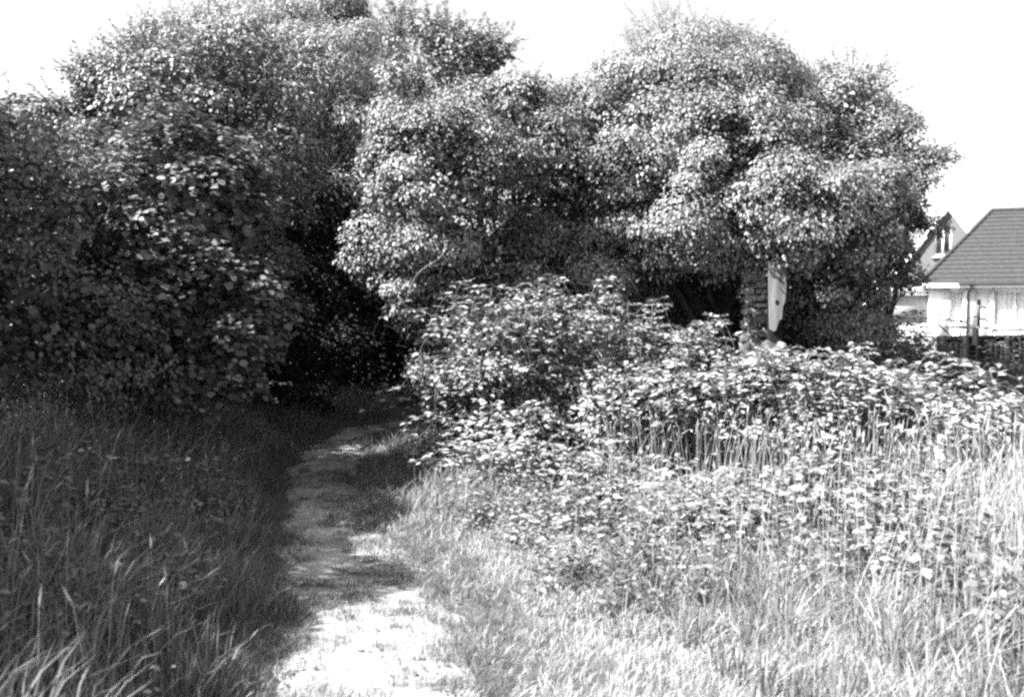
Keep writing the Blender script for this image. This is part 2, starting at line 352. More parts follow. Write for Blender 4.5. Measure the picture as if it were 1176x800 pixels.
# --- the ivy-covered trees in the middle
IVY = dict(up=.35, outw=.75, rnd=.45, down=1.1)
rootA, BA = tree('ivy_clad_tree', 'rounded ivy-covered tree beside the path, its left side brightly sunlit', 'tree', gp(570, 11.6),
     [(500, 225, 85, 100, 10.6, .8), (560, 165, 110, 60, 11.2, .9), (475, 290, 70, 75, 10.6, .7), (640, 250, 95, 120, 12.2, 1.0), (650, 165, 90, 55, 11.8, .9),
      (545, 330, 80, 90, 11.0, .7), (520, 400, 48, 75, 10.6, .5), (610, 360, 100, 90, 11.9, .8), (700, 300, 80, 90, 12.6, .8), (690, 210, 90, 90, 13.2, .8), (690, 330, 60, 50, 11.4, .5), (665, 132, 62, 32, 12.2, .5), (610, 125, 45, 24, 11.9, .4), (470, 150, 38, 30, 10.8, .4), (520, 128, 30, 16, 10.9, .3), (445, 250, 26, 30, 10.5, .3), (430, 300, 22, 26, 10.6, .25), (600, 112, 40, 16, 11.4, .4)],
     .037, 'ovate', M['ivy'], .13, spr=260, sl=(.12, .32), per=780, rl=(.13, .38), **IVY)
rootB, BB = tree('ivy_clad_tree', 'largest ivy-covered tree, hanging over the broken plank and the dark hollow', 'tree', gp(830, 12.6),
     [(760, 170, 95, 75, 11.6, .9), (860, 180, 100, 80, 11.4, .9), (800, 110, 120, 50, 12.4, 1.), (900, 245, 85, 75, 10.9, .8), (800, 245, 85, 62, 11.2, .7),
      (955, 290, 60, 95, 11.3, .8), (930, 350, 62, 60, 11.6, .5), (720, 235, 60, 60, 11.7, .6), (980, 220, 55, 70, 11.8, .7), (840, 300, 55, 26, 11.2, .4), (770, 285, 40, 34, 11.3, .35), (715, 175, 50, 36, 11.5, .45), (760, 300, 90, 110, 13.6, .7), (860, 330, 90, 100, 13.7, .7), (970, 370, 50, 45, 11.4, .5)],
     .038, 'ovate', M['ivy'], .16, spr=300, sl=(.12, .32), per=780, rl=(.13, .4), **IVY)
tree('ash_tree', 'light feathery treetop showing above the largest ivy-covered tree', 'tree', gp(800, 15.5),
     [(790, 75, 70, 45, 14.5, .9), (730, 100, 60, 40, 14.5, .9), (850, 85, 45, 35, 14.6, .6), (760, 50, 40, 25, 14.4, .5), (800, 150, 110, 60, 14.8, 1.)],
     .07, 'lance', M['willow'], .12, spr=110, sl=(.2, .5), per=330, rl=(.2, .42), dens=.8, side=np.array((0, 0, .7)))
tree('elder_tree', 'pale rounded treetop between the ivy and the darker tree at its right end', 'tree', gp(960, 14),
     [(965, 130, 62, 50, 13.2, .8), (1000, 175, 45, 60, 13.2, .7), (930, 140, 40, 40, 13, .5), (975, 100, 35, 22, 13.2, .5), (990, 260, 50, 80, 13.3, .7)],
     .046, 'ovate', M['syc'], .1, spr=160, sl=(.15, .4), per=380, rl=(.18, .36), side=np.array((0, 0, .6)))
tree('hawthorn_tree', 'dark leafy tree at the right end of the ivy, partly hiding the gabled house', 'tree', gp(1010, 13),
     [(1035, 205, 38, 50, 12.6, .6), (1005, 270, 46, 60, 12.4, .7), (1066, 186, 16, 14, 12.6, .2), (1080, 184, 9, 8, 12.6, .12), (1062, 262, 16, 10, 12.5, .2), (1040, 325, 14, 8, 12.4, .2), (1015, 158, 28, 24, 12.6, .4), (1024, 312, 24, 12, 12.4, .3), (990, 330, 36, 50, 12.2, .5), (1036, 255, 13, 18, 12.5, .25), (975, 380, 26, 26, 12, .4), (945, 395, 60, 40, 12.2, .5)],
     .042, 'ovate', M['haw'], .08, spr=120, sl=(.1, .3), per=330, rl=(.14, .28), side=np.array((.6, 0, 0)))

# --- bramble thicket
def bramble(name, label, bl, leaf=.05, canes=30, mat='bramble', per=330, rl=(.08, .34), group='bramble bushes right of the path', kind='ovate', cat='bramble'):
    c0 = P(*bl[0][:2], bl[0][4]); root = empty(name, (c0[0], c0[1], float(gz(c0[0], c0[1]))), label, cat, group)
    B, lb, lv = crown(bl, leaf, per=per, up=1.0, outw=.45, rnd=.5, down=.15, rl=rl, dens=.85, fill=.6, squash=.65, hole=.26)
    tb = Tubes()
    for _ in range(int(canes*1.7)):                                         # arching canes with leaflets in threes
        c, r = B[rng.integers(len(B))]; a = c+rdir(1)[0]*r*.7; a[2] = max(float(gz(a[0], a[1])), .02)
        dr = unit(np.array((rng.normal(), rng.normal()-.4, 0))); ln = rng.uniform(.4, 1.0); hgt = (c[2]+r[2])*rng.uniform(.75, 1.12)
        t = np.linspace(0, 1, 14)[:, None]; pts = a+dr*ln*t*np.array((1, 1, 0)); pts[:, 2] = a[2]+hgt*np.sin(np.clip(t[:, 0]*2.3, 0, 3.1))**.8
        pts += np.cumsum(rng.normal(size=(14, 3)), 0)*.012
        tb.add(pts, np.linspace(.0045, .0015, 14), 4)
        for k in range(4, 14):
            p = pts[k]; s = 1 if k % 2 else -1; pet = unit(np.cross(dr, (0, 0, 1))*s+rdir(1)[0]*.3)*.05
            for an in (-1.1, 0, 1.1):
                td = np.array((pet[0]*math.cos(an)-pet[1]*math.sin(an), pet[0]*math.sin(an)+pet[1]*math.cos(an), -.01))
                lv.add((p+pet)[None], unit(np.array((0, 0, 1.))+rdir(1)*.35), unit(td)[None], np.array([leaf*rng.uniform(1.1, 1.8)]))
    lv.build('leaves', kind, M[mat], root)
    for _ in range(10):
        c, r = B[rng.integers(len(B))]; q = c+rdir(1)[0]*r*.6; b0 = np.array((c[0]+rng.normal()*.2, c[1]+rng.normal()*.2, float(gz(c[0], c[1]))))
        tb.add(curve(b0, q, 8, .3), np.linspace(.008, .004, 8), 4)
    tb.build('canes', M['twig'], root)
    return root
bramble('bramble_bush', 'tallest sunlit bramble mound, at the foot of the left ivy-covered tree', [(610, 440, 90, 90, 9.6, .8), (550, 470, 60, 80, 9.2, .6), (680, 430, 70, 70, 9.8, .6), (500, 500, 34, 50, 9.3, .4), (600, 380, 50, 45, 9.7, .5), (660, 375, 45, 36, 10.2, .5), (545, 390, 36, 40, 9.6, .4), (715, 385, 36, 30, 10.4, .4)], canes=60)
bramble('bramble_bush', 'half-shaded bramble mound below the dark hollow, left of the brick pillar', [(760, 450, 80, 70, 9.9, .7), (830, 470, 70, 60, 9.6, .6), (720, 480, 80, 60, 9.2, .6)], canes=60)
bramble('bramble_bush', 'broad bramble mound in front of the broken plank and the brick pillar', [(890, 490, 110, 76, 8.8, .8), (980, 500, 100, 78, 8.4, .8), (810, 490, 60, 52, 8.9, .45)], canes=60)
bramble('bramble_bush', 'bramble mound in front of the dark fence at the right', [(1080, 530, 100, 92, 7.9, .8), (1180, 560, 100, 96, 7.6, .8), (1290, 560, 100, 100, 7.8, .8), (1130, 500, 60, 46, 8.6, .5)], canes=18)
bramble('bramble_bush', 'low pale bramble patch at the edge of the meadow grass, left of a dark gap', [(650, 560, 60, 40, 7.7, .4), (600, 550, 55, 50, 8.2, .5), (590, 520, 55, 50, 8.6, .5), (720, 580, 50, 30, 7.4, .3)], canes=30, leaf=.045)
bramble('bramble_bush', 'low bramble patch in front, mixed with tall grass, below the broad mound', [(890, 590, 80, 56, 6.9, .45), (820, 600, 46, 34, 7.0, .3), (990, 620, 80, 56, 6.6, .45)], canes=30, leaf=.052)
bramble('bramble_bush', 'low dark bramble patch nearest the camera, in the grass at the lower right', [(1090, 660, 80, 46, 5.9, .4), (1010, 670, 50, 34, 5.9, .3), (1160, 640, 60, 60, 6.2, .4)], canes=24, leaf=.045)
bramble('bramble_bush', 'small bramble patch in the middle of the meadow grass, in front of the broad mound', [(780, 650, 60, 34, 6.3, .3), (720, 630, 44, 26, 6.6, .25)], canes=16, leaf=.036)
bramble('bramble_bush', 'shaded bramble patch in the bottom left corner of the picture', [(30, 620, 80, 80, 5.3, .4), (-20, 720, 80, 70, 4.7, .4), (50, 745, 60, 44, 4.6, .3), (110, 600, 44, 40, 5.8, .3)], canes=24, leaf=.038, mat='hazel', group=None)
bramble('leafy_shrub', 'low leafy shrub between the ivy and the dark fence', [(1000, 410, 50, 34, 12.8, .6), (1050, 405, 30, 30, 13.5, .5), (965, 410, 40, 26, 12.2, .5)], canes=24, leaf=.05, mat='weed', group=None, cat='shrub')
bramble('leafy_shrub', 'leafy shrub at the right end of the dark fence, cut by the frame', [(1190, 425, 28, 44, 15, .5), (1230, 420, 50, 50, 15, .6)], canes=10, leaf=.05, mat='weed', group=None, cat='shrub')
bramble('fern_clump', 'dark ferny growth in front of the dark fence', [(1100, 440, 40, 30, 13, .4), (1150, 440, 50, 28, 13, .4)], canes=20, leaf=.07, mat='elder', kind='lance', group=None, cat='fern')

# ------------------------------------------------------------------ grass
def blades(name, xy, h, w, lean, mat, label=None, cat='grass', wind=(.35, .1), dz=-.01, out=None):
    N = len(xy); z = gz(xy[:, 0], xy[:, 1])+dz; base = np.stack([xy[:, 0], xy[:, 1], z], -1)
    az = rng.uniform(0, 2*math.pi, N); fx = np.stack([np.cos(az), np.sin(az), np.zeros(N)], -1)
    la = rng.uniform(0, 2*math.pi, N) if out is None else out
    ld = np.stack([np.cos(la)+wind[0], np.sin(la)+wind[1], np.zeros(N)], -1)*(lean*rng.uniform(.1, 1.3, N))[:, None]; ln_ = np.broadcast_to(lean, N)
    V = []
    for t, ww in ((0, .8), (.38, 1.), (.74, .7)):
        c = base+ld*h[:, None]*t**1.8+np.array((0, 0, 1.))*(h*t*(1-.22*ln_*t))[:, None]
        V += [c-fx*(w*ww/2)[:, None], c+fx*(w*ww/2)[:, None]]
    tip = base+ld*h[:, None]+np.array((0, 0, 1.))*(h*(1-.35*ln_))[:, None]; V.append(tip)
    V = np.stack(V, 1); off = (np.arange(N)*7)[:, None]
    q = np.concatenate([np.array((0, 1, 3, 2))[None]+off, np.array((2, 3, 5, 4))[None]+off]); t3 = np.array((4, 5, 6))[None]+off
    o = link(name, np_mesh(name, V.reshape(-1, 3), [q, t3]), M[mat]); tag(o, label, cat, kind='stuff')
    return tip
def seeds(name, label, xy, h, mat='straw', lean=.25, hl=(.04, .1)):
    """Tall flowering stalks, each with a slim loose head."""
    N = len(xy); base = np.stack([xy[:, 0], xy[:, 1], gz(xy[:, 0], xy[:, 1])], -1)
    la = rng.uniform(0, 2*math.pi, N); ld = np.stack([np.cos(la)+.4, np.sin(la), np.zeros(N)], -1)*(lean*rng.random(N))[:, None]
    def at(t): return base+ld*h[:, None]*t**2+np.array((0, 0, 1.))*h[:, None]*t
    az = rng.uniform(0, math.pi, N); fx = np.stack([np.cos(az), np.sin(az), 0*az], -1); fy = np.stack([-np.sin(az), np.cos(az), 0*az], -1)
    V = []
    for t, w in ((0, .0016), (.5, .0014), (.95, .001)):
        c = at(t); V += [c-fx*w, c+fx*w]
    L = rng.uniform(hl[0], hl[1], N)[:, None]; W = L*.05*rng.uniform(.6, 1.5, (N, 1)); top = at(.95); ax = unit(at(1.)-at(.9)+ld*.15)
    for f in (fx, fy): V += [top, top+ax*L*.35+f*W, top+ax*L, top+ax*L*.4-f*W]
    V = np.stack(V, 1); off = (np.arange(N)*14)[:, None]
    q = np.concatenate([np.array(a)[None]+off for a in ((0, 1, 3, 2), (2, 3, 5, 4), (6, 7, 8, 9), (10, 11, 12, 13))])
    o = link(name, np_mesh(name, V.reshape(-1, 3), [q]), M[mat]); tag(o, label, 'grass', kind='stuff')
def scat(n, x0, x1, y0, y1, clump=.0):
    xy = np.stack([rng.uniform(x0, x1, n), rng.uniform(y0, y1, n)], -1)
    if clump:
        k = max(8, n//18); c = np.stack([rng.uniform(x0, x1, k), rng.uniform(y0, y1, k)], -1)
        m = rng.random(n) < .7; xy[m] = c[rng.integers(k, size=m.sum())]+rng.normal(size=(m.sum(), 2))*clump
    return xy
def edge_l(y): return np.interp(y, PY, PXL)
def edge_r(y): return np.interp(y, PY, PXR)
# left bank: tall shaded grass
xy = scat(52000, -7, -1., 2.6, 13, .05); e = edge_l(xy[:, 1])-xy[:, 0]+.3*np.array([mnoise.noise((a*1.7, b*1.7, 41.)) for a, b in xy])
k = (e > -.08) & (xy[:, 0] > -.56*xy[:, 1]-1.); xy = xy[k]; e = e[k]
h = np.clip(.06+e*.5, .05, .72)*(1+.9*np.array([mnoise.noise((a*1.1, b*1.1, 87.)) for a, b in xy]))*rng.uniform(.5, 1.15, len(xy))
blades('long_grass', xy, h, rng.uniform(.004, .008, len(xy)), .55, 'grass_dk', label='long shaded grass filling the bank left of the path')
T = scat(700, -5, -1.1, 3., 9.5); e = edge_l(T[:, 1])-T[:, 0]; k = e > .15; T = T[k]; e = e[k]; cnt = rng.integers(12, 36, len(T)); idx = np.repeat(np.arange(len(T)), cnt); N = len(idx)
out = rng.uniform(0, 6.283, N); xy = T[idx]+np.stack([np.cos(out), np.sin(out)], -1)*(np.abs(rng.normal(size=N))*.05)[:, None]
blades('grass_tufts', xy, (np.clip(.2+.45*e, .2, .8)*rng.uniform(.6, 1.2, len(T)))[idx]*rng.uniform(.5, 1.1, N), rng.uniform(.004, .009, N), rng.uniform(.15, .75, N), 'grass_dk', out=out, wind=(.12, .05), label='arching tufts of long grass in the shade left of the path')
xy = scat(500, -5, -1.3, 3, 10); e = edge_l(xy[:, 1])-xy[:, 0]; k = e > .35; xy = xy[k]
seeds('grass_heads', 'flowering grass heads standing in the shaded left bank', xy, np.clip(.25+.4*e[k], .3, .75)*rng.uniform(.8, 1.2, len(xy)))
# right meadow: tufts of tall sunlit grass over a shorter sward
def mrise(x, y): return np.clip((x+(y-4.5)*.35-.35)*.3, 0, .42)*np.clip(.55+(x-2.)*.5, .55, 1.3)
xy = scat(90000, -.9, 6.2, 2.8, 8.0, .06); e = xy[:, 0]-edge_r(xy[:, 1]); k = (e > -.05) & (xy[:, 0] < .56*xy[:, 1]+.8); xy = xy[k]; e = e[k]
nn = np.array([mnoise.noise((a*1.3, b*1.3, 3.)) for a, b in xy])
h = (.05+.45*mrise(xy[:, 0], xy[:, 1])*(1+1.2*nn))*rng.uniform(.5, 1.15, len(xy)); kk = rng.random(len(xy)) < np.clip(.3+e*.9, 0, 1)*np.clip(.65+nn*2.2, .1, 1)*np.where(mrise(xy[:, 0], xy[:, 1]) > .2, .38, 1)*np.where((xy[:, 0] > .9) & (xy[:, 1] > 6.9), .25, 1)
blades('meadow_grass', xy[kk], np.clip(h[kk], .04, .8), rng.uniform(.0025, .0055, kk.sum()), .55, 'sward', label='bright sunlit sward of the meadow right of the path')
T = scat(1500, -.3, 6.2, 3.1, 7.8); rs = mrise(T[:, 0], T[:, 1]); nn = np.array([mnoise.noise((a*.9, b*.9, 13.)) for a, b in T])
k = (rs > .03) & (nn > -.2) & ~((T[:, 0] > .8) & (T[:, 0] < 2.2) & (T[:, 1] > 6.9)) & (T[:, 0] < .56*T[:, 1]+.8); T = T[k]; rs = rs[k]; nn = nn[k]
cnt = rng.integers(14, 46, len(T)); idx = np.repeat(np.arange(len(T)), cnt); N = len(idx); out = rng.uniform(0, 6.283, N); rr = np.abs(rng.normal(size=N))*.045
xy = T[idx]+np.stack([np.cos(out), np.sin(out)], -1)*rr[:, None]; hT = (.12+rs*1.25+np.clip(T[:, 0]-2.8, 0, .8)*.12)*rng.uniform(.55, 1.35, len(T))
blades('tall_grass', xy, hT[idx]*rng.uniform(.45, 1.15, N), rng.uniform(.003, .008, N), rng.uniform(.2, 1.1, N), 'grass', out=out, label='tufts of tall pale grass standing over the meadow sward')
xy = scat(2000, .2, 6., 3.2, 7.6, .2); k = (xy[:, 0]+(xy[:, 1]-4.5)*.35 > .7) & (xy[:, 0] < .56*xy[:, 1]+.8); xy = xy[k]
r_ = np.clip((xy[:, 0]+(xy[:, 1]-4.5)*.35-.35)*.5, .2, .8)
seeds('meadow_heads', 'pale flowering grass heads in the sunlit meadow', xy, .8*r_*rng.uniform(.8, 1.35, len(xy)))
xy = scat(260, 2.3, 4.4, 3.9, 7.3, .1)
seeds('seed_stalks', 'stout pale seed stalks in the tall grass at the right edge', xy, rng.uniform(.55, 1., len(xy)), hl=(.08, .15), lean=.35)
# short turf on both edges of the path and in the worn strip
xy = scat(230000, -2.9, 2.0, 2.8, 13.5, .04); el = edge_l(xy[:, 1]); er = edge_r(xy[:, 1])
nn = np.array([mnoise.noise((a*2.6, b*1.5, 7.)) for a, b in xy])
ins = (xy[:, 0]-el)/(er-el)
wear = np.where((xy[:, 0] > er), .25+(xy[:, 0]-er)*.8, np.where(xy[:, 0] < el, 1., 0.))
wear = np.where((ins > 0) & (ins < 1), np.clip((.1-ins)*6, 0, .6)+np.clip((ins-.5)*1.6+nn*2.6-.1, 0, .9)*np.clip(ins*3-1., 0, 1), wear)
wear += np.where(xy[:, 0] > er, nn*.8, 0)
wear = wear*np.where(xy[:, 1] > 8, .5, 1.)
n2 = np.array([mnoise.noise((a*5.5, b*3.2, 27.)) for a, b in xy])
wear = np.maximum(wear, np.clip((n2-.24)*5, 0, .9)*((ins > 0) & (ins < 1)))
k = rng.random(len(xy)) < wear; out_ = xy[:, 0] > er-.08+.1*nn; xs = xy[k & out_]; xy = xy[k & ~out_]
blades('dry_turf', xs, rng.uniform(.02, .1, len(xs)), rng.uniform(.002, .0045, len(xs)), .8, 'sward', dz=.005, label='pale dry turf between the path and the meadow')
blades('short_grass', xy, rng.uniform(.02, .085, len(xy)), rng.uniform(.002, .0045, len(xy)), .7, 'turf', dz=.015, label='short turf creeping over the edges of the trodden path')
xy = scat(26000, -7, 2.5, 13.3, 18, .08); k = (xy[:, 1] > 15.0) | (xy[:, 0] < edge_l(np.minimum(xy[:, 1], 14.4))-.02); k &= ~((xy[:, 1] < 15.) & (xy[:, 0] > -1.7)); xy = xy[k]
blades('shade_grass', xy, rng.uniform(.12, .5, len(xy)), rng.uniform(.005, .01, len(xy)), .5, 'grass_dk', label='dark grass and undergrowth in the deep shade beyond the bend of the path')
xy = scat(26000, -2.2, 1.2, 6.9, 13.9, .06); e = xy[:, 0]-edge_r(xy[:, 1])+.15*np.array([mnoise.noise((a*2, b*2, 61.)) for a, b in xy]); k = (e > 0) & (e < 1.2); xy = xy[k]; e = e[k]
blades('verge_grass', xy, np.clip(.06+e*.5, .05, .38)*rng.uniform(.5, 1.2, len(xy)), rng.uniform(.003, .007, len(xy)), .7, 'grass_dk', label='shaded grass along the right side of the path below the brambles')
# dark turf clumps creeping over the trodden earth
T = scat(1500, -2.4, .5, 3.2, 9.); el = edge_l(T[:, 1]); er = edge_r(T[:, 1]); ins = (T[:, 0]-el)/(er-el)
k = (ins > -.05) & (ins < 1.25) & (rng.random(len(T)) < np.where(ins > .82, .9, np.where(ins > .5, .35, np.where(ins < .12, .6, np.where(T[:, 1] < 5.6, .3, .08))))); T = T[k]
cnt = rng.integers(20, 90, len(T)); idx = np.repeat(np.arange(len(T)), cnt); N = len(idx); sz = rng.uniform(.02, .075, len(T))
xy = T[idx]+rng.normal(size=(N, 2))*sz[idx][:, None]*np.array((1.3, 1.))
blades('turf_clumps', xy, rng.uniform(.02, .07, N)*(.6+sz[idx]*9), rng.uniform(.002, .0045, N), .8, 'turf', dz=.022, label='dark little clumps of turf growing on the bare path')
# rough grass between the brambles and the houses
xy = scat(24000, -9, 30, 9, 30, .2); k = (xy[:, 0] > edge_r(np.minimum(xy[:, 1], 14))+.1) | (xy[:, 0] < -2.6); xy = xy[k]
blades('rough_grass', xy, rng.uniform(.1, .3, len(xy)), rng.uniform(.008, .016, len(xy)), .5, 'grass_dk', label='rough grass between the brambles and the houses')
# leafy weeds among the grass
def weeds(name, label, n, reg, size, mat, hts, kind='ovate'):
    lv = Leaves(); xy = scat(n, *reg, .1)
    for x, y in xy:
        if edge_l(y)-.25 < x < edge_r(y)+.35 or (1. < x < 2.1 and 7.1 < y < 8.8): continue
        z0 = float(gz(x, y)); m = rng.integers(6, 16); H = rng.uniform(*hts)*min(1, .35+abs(x-float(pathx(y)))*.4)
        t = rng.random(m); p = np.stack([x+rng.normal(size=m)*.05*(.4+t), y+rng.normal(size=m)*.05*(.4+t), z0+H*t+.01], -1)
        a = rng.uniform(0, 6.28, m); td = np.stack([np.cos(a), np.sin(a), -.2+0*a], -1)
        lv.add(p, unit(np.array((0, 0, 1.))+rdir(m)*.5), td, size*rng.uniform(.6, 1.4, m))
    o = lv.build(name, kind, M[mat]); tag(o, label, 'weeds', kind='stuff')
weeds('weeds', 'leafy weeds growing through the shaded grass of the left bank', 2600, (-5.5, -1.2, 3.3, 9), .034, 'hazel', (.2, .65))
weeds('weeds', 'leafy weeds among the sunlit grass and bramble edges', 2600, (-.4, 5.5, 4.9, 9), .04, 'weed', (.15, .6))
weeds('weeds', 'broad-leaved weeds in the tall grass at the right edge of the picture', 900, (2., 4.6, 3.9, 7.2), .06, 'elder', (.2, .55))

# ------------------------------------------------------------------ the ruin under the ivy
def pillar():
    p0 = P(866, 420, 10.9); z0 = float(gz(p0[0], p0[1])); root = empty('brick_pillar', (p0[0], p0[1], z0), 'crumbling pale brick pillar under the ivy, left of the broken plank', 'pillar')
    b = Boxes(); z = z0-.05; x = p0[0]; y = p0[1]; k = 0
    while z < z0+1.9:
        hh = rng.uniform(.05, .085); o = rng.normal()*.03; wL = .14*rng.uniform(.75, 1.1); wR = .13*rng.uniform(.7, 1.1); f = -.13+rng.uniform(-.03, .02)
        m = rng.uniform(-.03, .03)+(.05 if k % 2 else -.05)
        b.box(x-wL+o, x+m-.006, y+f, y+.12, z, z+hh, .014); b.box(x+m+.006, x+wR+o, y+f+rng.normal()*.03, y+.12, z, z+hh, .014)
        z += hh+.012; k += 1
    b.build('bricks', M['brick'], root, .018)
    lv = Leaves(); n = 170; zz = z0+rng.random(n)**.6*2.; xx = x+rng.choice([-1, 1], n)*(.17-np.abs(rng.normal(size=n))*.09)
    lv.add(np.stack([xx, y-.17+rng.normal(size=n)*.03, zz], -1), unit(np.array((0, -1., .3))+rdir(n)*.5), np.array((0, 0, -1.))+rdir(n)*.5, rng.uniform(.03, .055, n)); lv.build('ivy', 'ovate', M['ivy'], root)
    c = Boxes(); c.box(x-.1, x+.1, y-.1, y+.1, z0-.05, z-.02); c.build('mortar', M['stone'], root)
pillar()
def blob_stone(name, label, c, r, cat='stone', seed=0.):
    import bmesh
    bm = bmesh.new(); bmesh.ops.create_icosphere(bm, subdivisions=4, radius=1)
    for v in bm.verts:
        q = v.co.copy(); n_ = mnoise.noise(q*1.3+Vector((seed, 0, 0)))*.25+mnoise.noise(q*4+Vector((seed, 3, 0)))*.06
        v.co = Vector((q.x*r[0], q.y*r[1], q.z*r[2]))*(1+n_)
    me = bpy.data.meshes.new(name); bm.to_mesh(me); bm.free(); o = link(name, me, M['stone']); o.location = [float(v) for v in c]; o.data.polygons.foreach_set('use_smooth', [True]*len(me.polygons)); return tag(o, label, cat)
c = P(884, 412, 10.5); blob_stone('stone', 'rounded pale stone leaning at the foot of the brick pillar', (c[0], c[1], c[2]-.18), (.17, .15, .36))
def plank():
    c = P(890, 350, 10.55); x, y = c[0], c[1]
    root = empty('wooden_post', (x+.02, y+.1, float(gz(x, y))), 'dark upright post behind the broken plank', 'post')
    b = Boxes(); b.box(x-.05, x+.09, y+.03, y+.15, float(gz(x, y))-.05, c[2]+.75, .004); b.build('post_shaft', M['darkwood'], root, .008)
    r2 = empty('broken_plank', (x, y, c[2]-.3), 'pale weathered plank with a pointed splintered lower end, hanging out of the ivy', 'plank')
    # outline in metres, x right, z up: a straight left edge, a lower end split to a point
    w = F/10.55
    out = [(882, 300), (903, 300), (902.5, 336), (901.5, 346), (899, 352), (898, 366), (895, 368), (891.5, 379), (888.5, 381), (884.5, 378), (883.5, 360), (882.5, 330)]
    pts = [P(a, bb, 10.55) for a, bb in out]; n = len(pts); ty = .028
    V = [(p[0], y, p[2]) for p in pts]+[(p[0], y+ty, p[2]) for p in pts]
    me = bpy.data.meshes.new('board'); me.from_pydata([tuple(map(float, v)) for v in V], [], [tuple(range(n))[::-1], tuple(range(n, 2*n))]+[(i, (i+1) % n, n+(i+1) % n, n+i) for i in range(n)])
    o = link('board', me, M['wood'], r2); bv = o.modifiers.new('bevel', 'BEVEL'); bv.width = .003; bv.segments = 2
    kc = P(892, 347, 10.55); th = np.arange(14)/14*2*math.pi
    V = [(kc[0]+.021*math.cos(t), y-.003, kc[2]+.026*math.sin(t)) for t in th]+[(kc[0]+.021*math.cos(t), y+.004, kc[2]+.026*math.sin(t)) for t in th]
    me = bpy.data.meshes.new('nail_hole'); me.from_pydata([tuple(map(float, v)) for v in V], [], [tuple(range(14))[::-1], tuple(range(14, 28))]+[(i, (i+1) % 14, 14+(i+1) % 14, 14+i) for i in range(14)])
    link('nail_hole', me, M['darkwood'], r2)  # dark disc standing in for the shade inside the nail hole
plank()

# ------------------------------------------------------------------ fence and hoop
def fence():
    d = 18.; a = P(1076, 385.5, d); z1 = a[2]; x0 = a[0]; x1 = 15.5
    root = empty('board_fence', (x0, d, float(gz(x0, d))), 'low dark board fence with a level top in front of the bungalow', 'fence')
    root.rotation_euler.z = R(20)
    b = Boxes(); x = x0
    while x < x1:
        w = rng.uniform(.11, .13); b.box(x, x+w, d-.01, d+.012, .03, z1-.03+rng.normal()*.004, .002); x += w+.012
    b.build('boards', M['darkwood'], root)
    for z in (z1-.03, .35):
        r_ = Boxes(); r_.box(x0-.03, x1, d-.05, d-.013, z-.03, z+.03); r_.build('rail', M['darkwood'], root, .004)
    for px, hh, ww in ((1078, .01, .035), (1112, .01, .035), (1127, .12, .033), (1175, .02, .035)):
        q = P(px, 385, d); r_ = Boxes(); r_.box(q[0]-ww, q[0]+ww, d-.15, d-.053, -.05, z1+hh, .003); r_.build('post', M['darkwood'], root, .006)
    q = P(1260, 385, d); r_ = Boxes(); r_.box(q[0]-.05, q[0]+.05, d-.15, d-.053, -.05, z1+.03); r_.build('post', M['darkwood'], root, .006)
fence()
def hoop():
    d = 21.; a = P(1102.6, 385, d); b = P(1144.6, 385, d); zt = P(0, 376.5, d)[2]; t = Tubes()
    ang = np.linspace(0, math.pi/2, 7); rr = .13
    pts = [(a[0], d, -.05), (a[0], d, zt-rr)]+[(a[0]+rr-rr*math.cos(u), d, zt-rr+rr*math.sin(u)) for u in ang[1:]]+[(b[0]-rr+rr*math.sin(u), d, zt-rr+rr*math.cos(u)) for u in ang]+[(b[0], d, -.05)]
    t.add(pts, .017, 8); o = t.build('metal_hoop', M['metal']); tag(o, 'dark bent-tube hoop standing behind the fence below the door', 'hoop')
    t = Tubes(); p = P(1077, 372, 20); q = P(1096, 388, 20)
    t.add([p, (p+q)/2, q, (q[0], q[1], -.02)], .02, 6); o = t.build('slanting_rail', M['metal']); tag(o, 'thin slanting dark rail in front of the bungalow window', 'rail')
hoop()

